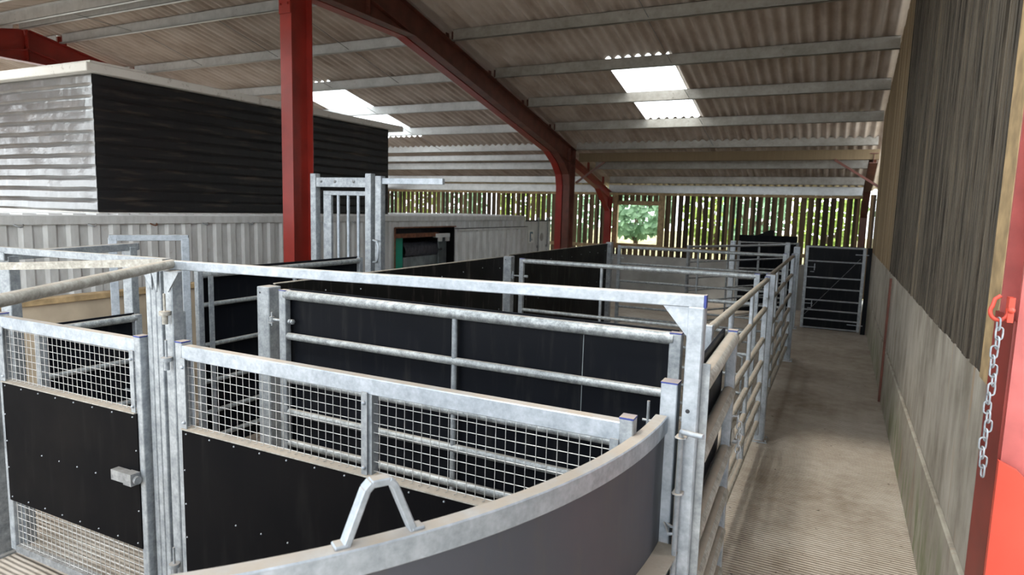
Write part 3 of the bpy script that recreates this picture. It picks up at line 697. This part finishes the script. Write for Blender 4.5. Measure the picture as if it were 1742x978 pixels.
gate((-3.69, 7.60), (-.74, 7.60), 'open tubular cross gate in the middle of the pens, second from the camera', (1.12,), 0, r=.03, r_low=.022, group=None, hinge=1, foot=1)
gate((-3.73, 11.93), (-.76, 11.93), 'open tubular cross gate farther back in the pens, third from the camera', (1.5,), 0, r=.028, r_low=.022, hinge=1, foot=1)
post(-3.86, 7.62, 1.87, 'square grey post at the left end of the middle cross gate', .11)
post(-3.92, 12.0, 1.9, 'square grey post at the far end of the long black sheeted wall', .11)
def sheet_wall(p, q, label, z1=1.86, mat='black_scuffed', side=1):
    p, q = Vector((*p, 0)), Vector((*q, 0)); d = (q-p).normalized(); nn = Vector((-d.y, d.x, 0)); L = (q-p).length
    t = thing('sheeted_wall', (p.x, p.y, 0), label, 'fence')
    b = MB(); b.beam((p.x, p.y, (z1+.1)/2), (q.x, q.y, (z1+.1)/2), .014, z1-.1); pn_ = b.build('sheet_panel', mat, t)
    b = MB(); b.beam((p.x, p.y, z1+.004), (q.x, q.y, z1+.004), .022, .008); b.build('edge_strip', 'galv_dusty', t)
    for z in (1.5, .9, .3):
        o = nn*.035*side; b = MB(); b.tube([(p.x+o.x, p.y+o.y, z), (q.x+o.x, q.y+o.y, z)], .022, 10); b.build('rail', 'galv', t)
    n = int(L/.45); pts = []
    for i in range(n+1):
        for z in (1.74, 1.2):
            e = p+d*(.1+(L-.2)*i/n)-nn*.008*side; pts.append((e.x, e.y, z+.02*math.sin(i*2.1)))
    rivets(pn_, pts, .007); return t
sheet_wall((-3.90, 3.66), (-3.90, 7.52), 'near half of the long black sheeted wall between race and pens', 1.86)
sheet_wall((-3.92, 7.74), (-3.95, 11.92), 'far half of the long black sheeted wall between race and pens', 1.87)
# left side of the race
gate((-5.2, 3.96), (-5.2, 6.26), 'black-sheeted race gate below the tall sliding gate', (1.2,), 1, rails=[1.81, 1.53, 1.15, .8, .5, .25], r=.030, r_low=.022, caps=(), midr=.022, pipe='galv_pipe', foot=1)
gate((-5.2, 2.62), (-5.2, 3.42), 'low black-sheeted race side left of the clustered posts', (), 1, rails=[1.50, 1.15, .8, .5, .25], r=.030, r_low=.022, caps=(), top=1.53, pipe='galv_pipe', foot=1)
b = MB(); b.box(-5.165, -5.155, 4.06, 4.11, .1, 1.80); tag(b.build('flat_bar', 'galv'), 'thin flat upright bar in front of the race gate, near its left end', 'bar')
post(-5.24, 3.80, 1.5, 'short grey post between the low race side and the black-sheeted race gate', .09)
# tall sliding gate
t = thing('sliding_gate', (-5.6, 6.42, 0), 'tall galvanised sliding gate with four vertical bars beside the red column', 'gate')
for x in (-6.09, -5.20, -5.045):
    b = MB(); b.box(x-.045, x+.045, 6.38, 6.47, 0, 2.87 if x != -5.045 else 2.84); b.build('post', 'galv', t, bevel=.005)
b = MB(); b.box(-6.04, -5.24, 6.385, 6.43, 2.70, 2.82); b.build('header', 'galv', t, bevel=.004)
b = MB(); b.box(-5.0, -4.13, 6.40, 6.45, 2.745, 2.815); b.build('track', 'galv_bright', t, bevel=.003)
lf = MB(); lf.box(-5.98, -5.27, 6.45, 6.49, 2.60, 2.655); lf.box(-5.98, -5.85, 6.45, 6.49, .15, 2.6); lf.box(-5.27, -5.23, 6.45, 6.49, .15, 2.6); lf.box(-5.98, -5.27, 6.45, 6.49, .10, .16)
leaf = lf.build('sliding_leaf', 'galv', t, bevel=.003)
for i in range(4):
    b = MB(); x = -5.745+i*.162; b.tube([(x, 6.47, .15), (x, 6.47, 2.62)], .019, 10); b.build('bar', 'galv_bright', leaf)
b = MB(); b.tube([(-5.10, 6.36, 2.06), (-5.02, 6.33, 2.05), (-4.99, 6.32, 1.99), (-4.99, 6.32, 1.86), (-5.02, 6.33, 1.80), (-5.10, 6.36, 1.79)], .012, 8); b.build('pull_handle', 'galv_bright', t)
b = MB(); 
for x in (-5.95, -5.72, -5.42): b.ball((x, 6.378, 2.77), .018, seg=8, ring=4)
b.build('bolt', 'galv_dark', t)
# frames at the left
def portal(pa, pb, z, w, label, over=0.0, mat='galv_bright'):
    t = thing('steel_hoop', (*pa, 0), label, 'frame'); pa, pb = Vector((*pa, 0)), Vector((*pb, 0)); d = (pb-pa).normalized()
    for p in (pa, pb):
        b = MB(); b.beam((p.x, p.y, 0), (p.x, p.y, z-.03), w, w, up=(-d.y, d.x, 0)); b.build('upright', mat, t, bevel=.004)
    b = MB(); a, c = pa-d*over, pb+d*over; b.beam((a.x, a.y, z-.03), (c.x, c.y, z-.03), w*.9, .06); b.build('crossbar', mat, t, bevel=.004)
    b = MB(); b.beam((c.x, c.y, z-.03), (c.x+d.x*.006, c.y+d.y*.006, z-.03), w*.85, .055); b.build('end_cap', 'dark_void', t)
    return t
portal((-5.08, 2.42), (-5.43, 3.50), 2.11, .085, 'square-tube hoop at the left edge behind the shorter mesh gate', .07, 'galv')
portal((-6.55, 4.05), (-6.22, 4.62), 2.12, .075, 'narrow bright hoop standing against the corrugated container', .03)
# beige panel wall in front of the container
t = thing('panel_wall', (-7.0, 3.9, 0), 'low beige board wall with a wooden capping in front of the container', 'wall')
b = MB(); b.box(-7.06, -7.0, 1.5, 5.6, 0, 1.42); b.build('board', 'beige_board', t)
b = MB(); b.box(-7.12, -6.97, 1.5, 5.6, 1.42, 1.48); b.build('capping', 'wood_new', t, bevel=.004)
# ------------------------------------------------------------------ far end of the pens
Eg = gate((-.62, 15.6), (.55, 15.62), 'black-sheeted seven-rail gate closing the far end of the concrete alley', (), 1, rails=[1.84, 1.53, 1.18, .94, .68, .46, .26, .07], r=.022, r_low=.016, top=1.86, z0=.05, caps=(), pipe='galv', stilemat='galv')
b = MB()
for z in (1.40, .60):
    b.tube([(-.57, 15.57, z), (-.40, 15.57, z)], .008, 6); b.tube([(-.42, 15.57, z-.07), (-.42, 15.57, z+.08)], .008, 6); b.tube([(-.5, 15.57, z-.1), (-.42, 15.57, z-.1)], .008, 6)
b.tube([(.35, 15.57, 1.71), (.60, 15.57, 1.71)], .010, 6); b.tube([(.30, 15.57, .20), (.60, 15.57, .20)], .010, 6); b.build('latch', 'galv_bright', Eg)
b = MB(); b.tube([(-.55, 15.585, .35), (.45, 15.585, 1.62)], .0035, 6); b.build('diagonal_stay', 'galv_dark', Eg)
b = MB(); b.box(.57, .66, 15.64, 15.68, 0, 1.86); tag(b.build('black_filler_board', 'black'), 'narrow black board between the alley end gate and the concrete wall', 'board')
post(-.80, 15.66, 1.82, 'wide pale post at the left of the alley end gate', .13, 'galv_bright')
post(-1.0, 15.75, 1.9, 'grey post behind the wide pale post near the alley end gate', .1, 'galv')
gate((-2.70, 13.3), (-1.05, 16.35), 'tubular gate standing diagonally open at the back of the pens', (1.3, 2.4), 0, r=.024, r_low=.018, caps=(), pipe='galv')
gate((-2.20, 16.75), (-.85, 17.2), 'black-sheeted gate behind the diagonal gate, by the slatted wall', (.5,), 1, r=.02, caps=(), ptop=2.0)
post(-2.30, 16.7, 1.85, 'pale post at the left end of the black-sheeted gate near the slatted wall', .12, 'galv_bright')
b = MB(); b.prism([(-1.85, 17.35, 1.98), (-1.45, 17.4, 1.98), (-1.45, 17.4, 2.12), (-1.55, 17.39, 2.13)], (0, .03, 0)); b.prism([(-1.85, 17.35, 0), (-1.45, 17.4, 0), (-1.45, 17.4, 1.98), (-1.85, 17.35, 1.98)], (0, .03, 0))
tag(b.build('dark_board', 'black_scuffed'), 'dark board with slanted top sticking up behind the far black-sheeted gate', 'board')
# small chains
t = thing('steel_chain', (-.47, 3.82, 1.0), 'short bright chain dangling from the short side gate', 'chain')
b = MB()
for i in range(7):
    b.link((-.43+.012*math.sin(min(i, 2)), 3.775, 1.345-.035*i), (0, .1, 1), (1, .3, 0) if i % 2 else (.3, -1, 0), .046, .026, .004)
b.link((-.447, 3.775, 1.36), (1, 0, .3), (0, 1, 0), .044, .022, .003); b.build('chain_links', 'chain_zinc', t)
t = thing('latch_plate', (-.46, 3.78, 1.1), 'oval cast latch plate on the end of the short side gate', 'latch')
b = MB(); b.ball((-.452, 3.765, 1.24), .05, sx=.25, sy=.55, sz=1.1, seg=12, ring=8); b.build('plate', 'galv_dusty', t)
b = MB(); b.tube([(-.455, 3.755, 1.22), (-.425, 3.755, 1.22)], .014, 10); b.build('stud', 'galv', t)
t = thing('steel_chain', (-.66, 2.9, 1.6), 'tiny chain between the curved fence post and the tall post', 'chain')
b = MB()
for i in range(8):
    s = i/7; b.link((-.70+.13*s, 3.40-.0*s, 1.43-.03*math.sin(s*3.14)), (1, 0, 0), (0, 1, .2) if i % 2 else (0, .2, 1), .026, .014, .002)
b.build('chain_links', 'galv_bright', t)
# ------------------------------------------------------------------ containers
def corr(b, x, y0, y1, z0, z1, pitch=.28, depth=.036, phase=0., sgn=1):
    """trapezoid corrugated side in the plane X=x, facing +X"""
    y = y0; prof = []
    while y < y1:
        for dy, dx in ((0, 0), (.10, 0), (.14, -depth), (.24, -depth)):
            if y+dy < y1: prof.append((y+dy, x+dx*sgn))
        y += pitch
    prof.append((y1, x)); vs = []
    for yy, xx in prof: vs += [(xx, yy, z0), (xx, yy, z1)]
    b.add(vs, [(2*i, 2*i+2, 2*i+3, 2*i+1) for i in range(len(prof)-1)])
def container(y0, y1, label, opening=None):
    t = thing('shipping_container', (-10.25, y0, 0), label, 'container'); b = MB()
    x1, x0, zt = -9.0, -11.44, 2.24; xs = x1-.03
    if opening:
        oa, ob, oz = opening
        corr(b, xs, y0+.12, oa, .14, zt-.10); corr(b, xs, ob, y1-.12, .14, zt-.10); corr(b, xs, oa, ob, oz, zt-.10); corr(b, xs, oa, ob, .14, .7)
    else: corr(b, xs, y0+.12, y1-.12, .14, zt-.10)
    b.box(x0, x0+.02, y0, y1, .1, zt-.05); b.box(x0, x1-.1, y0+.03, y0+.05, .1, zt-.05); b.box(x0, x1-.1, y1-.05, y1-.03, .1, zt-.05)
    b.build('side_walls', 'container', t)
    b = MB(); b.box(x1-.07, x1, y0, y1, zt-.115, zt); b.box(x1-.10, x1+.0, y0, y1, .0, .15)
    for y in (y0, y1-.13): b.box(x1-.13, x1+.002, y, y+.13, 0, zt)
    b.build('frame_rails', 'container', t, bevel=.006)
    b = MB(); b.box(x0, x1-.02, y0, y1, zt-.01, zt+.012)
    n = int((y1-y0)/.3)
    for i in range(n): b.box(x0+.05, x1-.06, y0+.1+i*.3, y0+.26+i*.3, zt+.012, zt+.03)
    b.build('container_roof', 'roof_white', t)
    return t
c1 = container(-.4, 11.44, 'long grey-white corrugated container carrying the black-wrapped block')
for i in range(12):
    y = .9+i*.88; b = MB()
    b.tube([(-9.0, y-.05, 2.13), (-8.965, y-.03, 2.11), (-8.955, y, 2.10), (-8.965, y+.03, 2.11), (-9.0, y+.05, 2.13)], .010, 6); b.build('lashing_ring', 'rust' if i % 3 == 0 else 'galv', c1)
c2 = container(11.5, 18.85, 'far white container with a cut side opening, white roof and grey doors', (12.0, 14.6, 1.98))
b = MB(); b.box(-9.0, -8.985, 11.98, 14.62, 1.965, 1.995); b.box(-9.0, -8.985, 11.97, 12.01, .7, 1.98); b.build('rusty_edge', 'rust', c2)
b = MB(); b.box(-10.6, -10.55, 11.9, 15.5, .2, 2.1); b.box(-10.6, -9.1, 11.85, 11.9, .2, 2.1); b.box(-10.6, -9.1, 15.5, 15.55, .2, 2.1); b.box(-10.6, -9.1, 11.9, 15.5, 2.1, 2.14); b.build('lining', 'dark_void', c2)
# corrugated flap swung out from the side
t = b = MB(); corr(b, -8.66, 14.2, 18.2, .92, 1.87, pitch=.36, depth=.07); b.box(-8.72, -8.71, 14.16, 18.24, .90, 1.90); fl = b.build('side_flap', 'container', c2)
b = MB(); b.box(-8.72, -8.64, 14.14, 18.26, 1.88, 1.93); b.box(-8.72, -8.64, 14.14, 14.20, .9, 1.9); b.box(-8.72, -8.64, 18.20, 18.26, .9, 1.9); b.box(-8.72, -8.64, 14.14, 18.26, .87, .92); b.box(-9.0, -8.66, 15.2, 15.28, 1.86, 1.9); b.box(-9.0, -8.66, 17.6, 17.68, 1.86, 1.9); b.build('flap_frame', 'container', fl)
b = MB(); b.box(-8.73, -8.63, 14.13, 18.27, 1.93, 1.945); b.build('rubber_edge', 'dark_void', fl)
# open end door with locking bars
b = MB(); b.box(-9.05, -9.0, 18.90, 20.9, .15, 2.08); dr = b.build('end_door', 'container', c2, bevel=.005)
b = MB(); b.box(-9.06, -8.99, 18.89, 20.92, 2.08, 2.12); b.build('door_seal', 'dark_void', dr)
for y in (19.80, 20.55):
    b = MB(); b.tube([(-8.96, y, .2), (-8.96, y, 2.2)], .022, 8); b.box(-9.0, -8.93, y-.05, y+.05, 2.12, 2.2); b.box(-9.0, -8.94, y-.04, y+.04, 1.2, 1.28); b.build('locking_bar', 'galv_dark', dr)
b = MB(); b.box(-8.999, -8.994, 19.10, 19.5, 1.38, 1.80); st = b.build('sticker', 'white_paint', dr, label='white sticker with a dark blue mark')
M['blue_mark'] = simple('dark_blue_print', (.02, .10, .17), .5)
b = MB(); b.prism([(-8.993, 19.2, 1.42), (-8.993, 19.28, 1.42), (-8.993, 19.28, 1.70), (-8.993, 19.42, 1.66), (-8.993, 19.42, 1.74), (-8.993, 19.2, 1.74)], (.002, 0, 0)); b.prism([(-8.993, 19.32, 1.46), (-8.993, 19.4, 1.46), (-8.993, 19.36, 1.56)], (.002, 0, 0)); b.build('printed_mark', 'blue_mark', st)
b = MB(); b.ball((-8.995, 20.15, 1.55), .14, sx=.03, seg=16, ring=8); b.build('faded_emblem', 'conc_plain', dr)
# machine and boards inside the opening
b = MB(); b.box(-9.30, -9.24, 12.04, 12.62, .3, 1.72); tag(b.build('green_board', 'green'), 'bright green board standing in the container opening', 'board')
b = MB(); b.box(-9.22, -9.12, 12.02, 14.0, 1.73, 1.83); tag(b.build('rusty_crossbar', 'rust'), 'rusty brown bar across the container opening above the green board', 'bar')
t = thing('wrapped_machine', (-9.6, 13.6, .16), 'grey machine wrapped in shiny plastic film inside the container opening', 'machine')
b = MB(); b.box(-9.9, -9.28, 12.7, 14.52, .16, 1.25); b.build('lower_casing', 'grey_machine', t)
b = MB(); n = 24; m = 10; vs = []
for i in range(n+1):
    for j in range(m+1):
        y = 12.7+1.6*i/n; a = math.pi*.85*j/m; r_ = .24+.03*noise.noise(Vector((i*.7, j*.9, 0)))
        vs.append((-9.46+r_*math.cos(a-.5), y, 1.38+r_*math.sin(a-.5)))
b.add(vs, [(i*(m+1)+j, (i+1)*(m+1)+j, (i+1)*(m+1)+j+1, i*(m+1)+j+1) for i in range(n) for j in range(m)], True); b.build('film_roll', 'film', t)
b = MB(); n = 26; m = 8; vs = []
for i in range(n+1):
    for j in range(m+1): vs.append((-9.35+.06*noise.noise(Vector((i*.6, j*.8, 3))), 12.05+2.5*i/n, 1.82+.14*j/m))
b.add(vs, [(i*(m+1)+j, (i+1)*(m+1)+j, (i+1)*(m+1)+j+1, i*(m+1)+j+1) for i in range(n) for j in range(m)], True); b.build('hanging_film', 'film', t)
b = MB(); b.box(-9.2, -9.1, 13.85, 14.5, 1.70, 1.80); b.box(-9.15, -9.08, 14.0, 14.1, 1.6, 1.7); b.box(-9.15, -9.08, 14.35, 14.45, 1.6, 1.7); b.build('white_bracket', 'white_paint', t)
b = MB(); b.box(-9.26, -9.22, 14.15, 14.52, .9, 1.68); b.build('perforated_plate', 'grey_machine', t)
# black pleated block on the first container
t = thing('wrapped_block', (-10.3, 8.8, 2.26), 'big block wrapped in pleated black polythene under a white rim, on the long container', 'cabin')
def pleats(b, p, q, z0, z1, out, pitch=.148, depth=.024, nseg=60, seed=0, inner=None):
    p, q = Vector((*p, 0)), Vector((*q, 0)); d = q-p; nrm = Vector((*out, 0)); rows = []; n = int((z1-z0)/pitch)
    for k in range(n):
        for f, o in ((0, 0), (.12, .5), (.22, 1.0), (.45, .9), (.8, .75), (.93, .4)): rows.append((z0+(z1-z0)*(k+f)/n, o*depth))
    rows.append((z1, 0)); vs = []
    for z, o in rows:
        for i in range(nseg+1):
            s = i/nseg; e = p+d*s; w = noise.noise(Vector((s*9+seed, z*2.2, seed)))*.018+noise.noise(Vector((s*40, z*6, seed)))*.006
            k = min(1, s*nseg/1.5, (1-s)*nseg/1.5)
            vs.append(tuple(e+nrm*(o+w)*(.3+.7*k)+Vector((0, 0, z+.010*noise.noise(Vector((s*7, z*3, 5+seed))))))) 
    W_ = nseg+1
    b.add(vs, [(r*W_+i, r*W_+i+1, (r+1)*W_+i+1, (r+1)*W_+i) for r in range(len(rows)-1) for i in range(nseg)], False)
b = MB(); pleats(b, (-9.28, 5.56), (-9.28, 12.1), 2.28, 4.17, (1, 0), seed=1, depth=.014); b.build('side_sheeting', 'tarp', t)
b = MB(); pleats(b, (-13.2, 5.56), (-9.28, 5.56), 2.28, 4.17, (0, -1), seed=2); b.build('end_sheeting', 'tarp_lit_end', t, label='black end sheet with front-light sheen put in')
b = MB(); b.box(-13.2, -9.32, 5.62, 12.08, 2.28, 4.17); b.build('core', 'dark_void', t)
b = MB(); b.box(-13.6, -9.15, 5.42, 12.5, 4.17, 4.29); b.build('rim', 'rim', t, bevel=.01)
b = MB(); b.box(-13.4, -9.2, 5.50, 6.3, 4.29, 4.325); b.build('roof_ledge', 'rim', t)
b = MB(); b.box(-13.2, -9.25, 5.55, 12.1, 2.271, 2.281); b.build('base_sheet', 'rim', t)
# ------------------------------------------------------------------ outside greenery
def bush(loc, R_, Hh, n, mat, label, seed, size=.13):
    rr = random.Random(seed); t = thing('leafy_bush', loc, label, 'bush', 'bushes behind the slatted wall'); b = MB()
    for i in range(n):
        a = rr.uniform(0, 2*math.pi); u = rr.uniform(-1, 1); rad = rr.uniform(.5, 1)**.5
        c = Vector((loc[0]+R_*rad*math.cos(a)*math.sqrt(1-u*u), loc[1]+R_*.6*rad*math.sin(a)*math.sqrt(1-u*u), loc[2]+Hh/2+Hh/2*rad*u))
        nz = Vector((rr.uniform(-.6, .6), -1+rr.uniform(-.5, .5), rr.uniform(0, .9))).normalized(); x = nz.orthogonal().normalized(); x = (Matrix.Rotation(rr.uniform(0, 6.28), 3, nz) @ x); y = nz.cross(x); s = size*rr.uniform(.6, 1.3)
        b.add([c-y*s, c-y*s*.2+x*s*.55, c+y*s*.5+x*s*.4, c+y*s, c+y*s*.5-x*s*.4, c-y*s*.2-x*s*.55], [(0, 1, 2, 3, 4, 5)])
    b.build('foliage', mat, t)
    b = MB()
    for k in range(4):
        a = k*1.7; b.tube([(loc[0]+.05*k, loc[1], loc[2]-.25), (loc[0]+R_*.3*math.cos(a), loc[1]+R_*.2*math.sin(a), loc[2]+Hh*.4), (loc[0]+R_*.5*math.cos(a), loc[1]+R_*.3*math.sin(a), loc[2]+Hh*.8)], .05, 6, r2=.01)
    b.build('branches', 'bark', t); return t
bush((-7.6, 26.4, 1.35), 1.6, 2.6, 900, 'leaf', 'pale leafy bush seen through the square window', 1, .17)
bl = ['yellow-green bush outside, behind the slats %s' % s for s in ('at the far right', 'right of centre', 'in the centre', 'right of the square window', 'left of the far column pair', 'above the container roof', 'behind the far container', 'behind the left column', 'beyond the left end')]
for i, x in enumerate([2.9, .1, -2.7, -4.6, -10.4, -13.2, -16.0, -18.8, -21.6]):
    bush((x-.5, 27.3+(i % 3)*.5 if i != 3 else 30.0, .9), 1.3, 3.3+.3*(i % 2), 520, 'leaf_yellow' if i % 2 else 'leaf', bl[i], 20+i, .16)
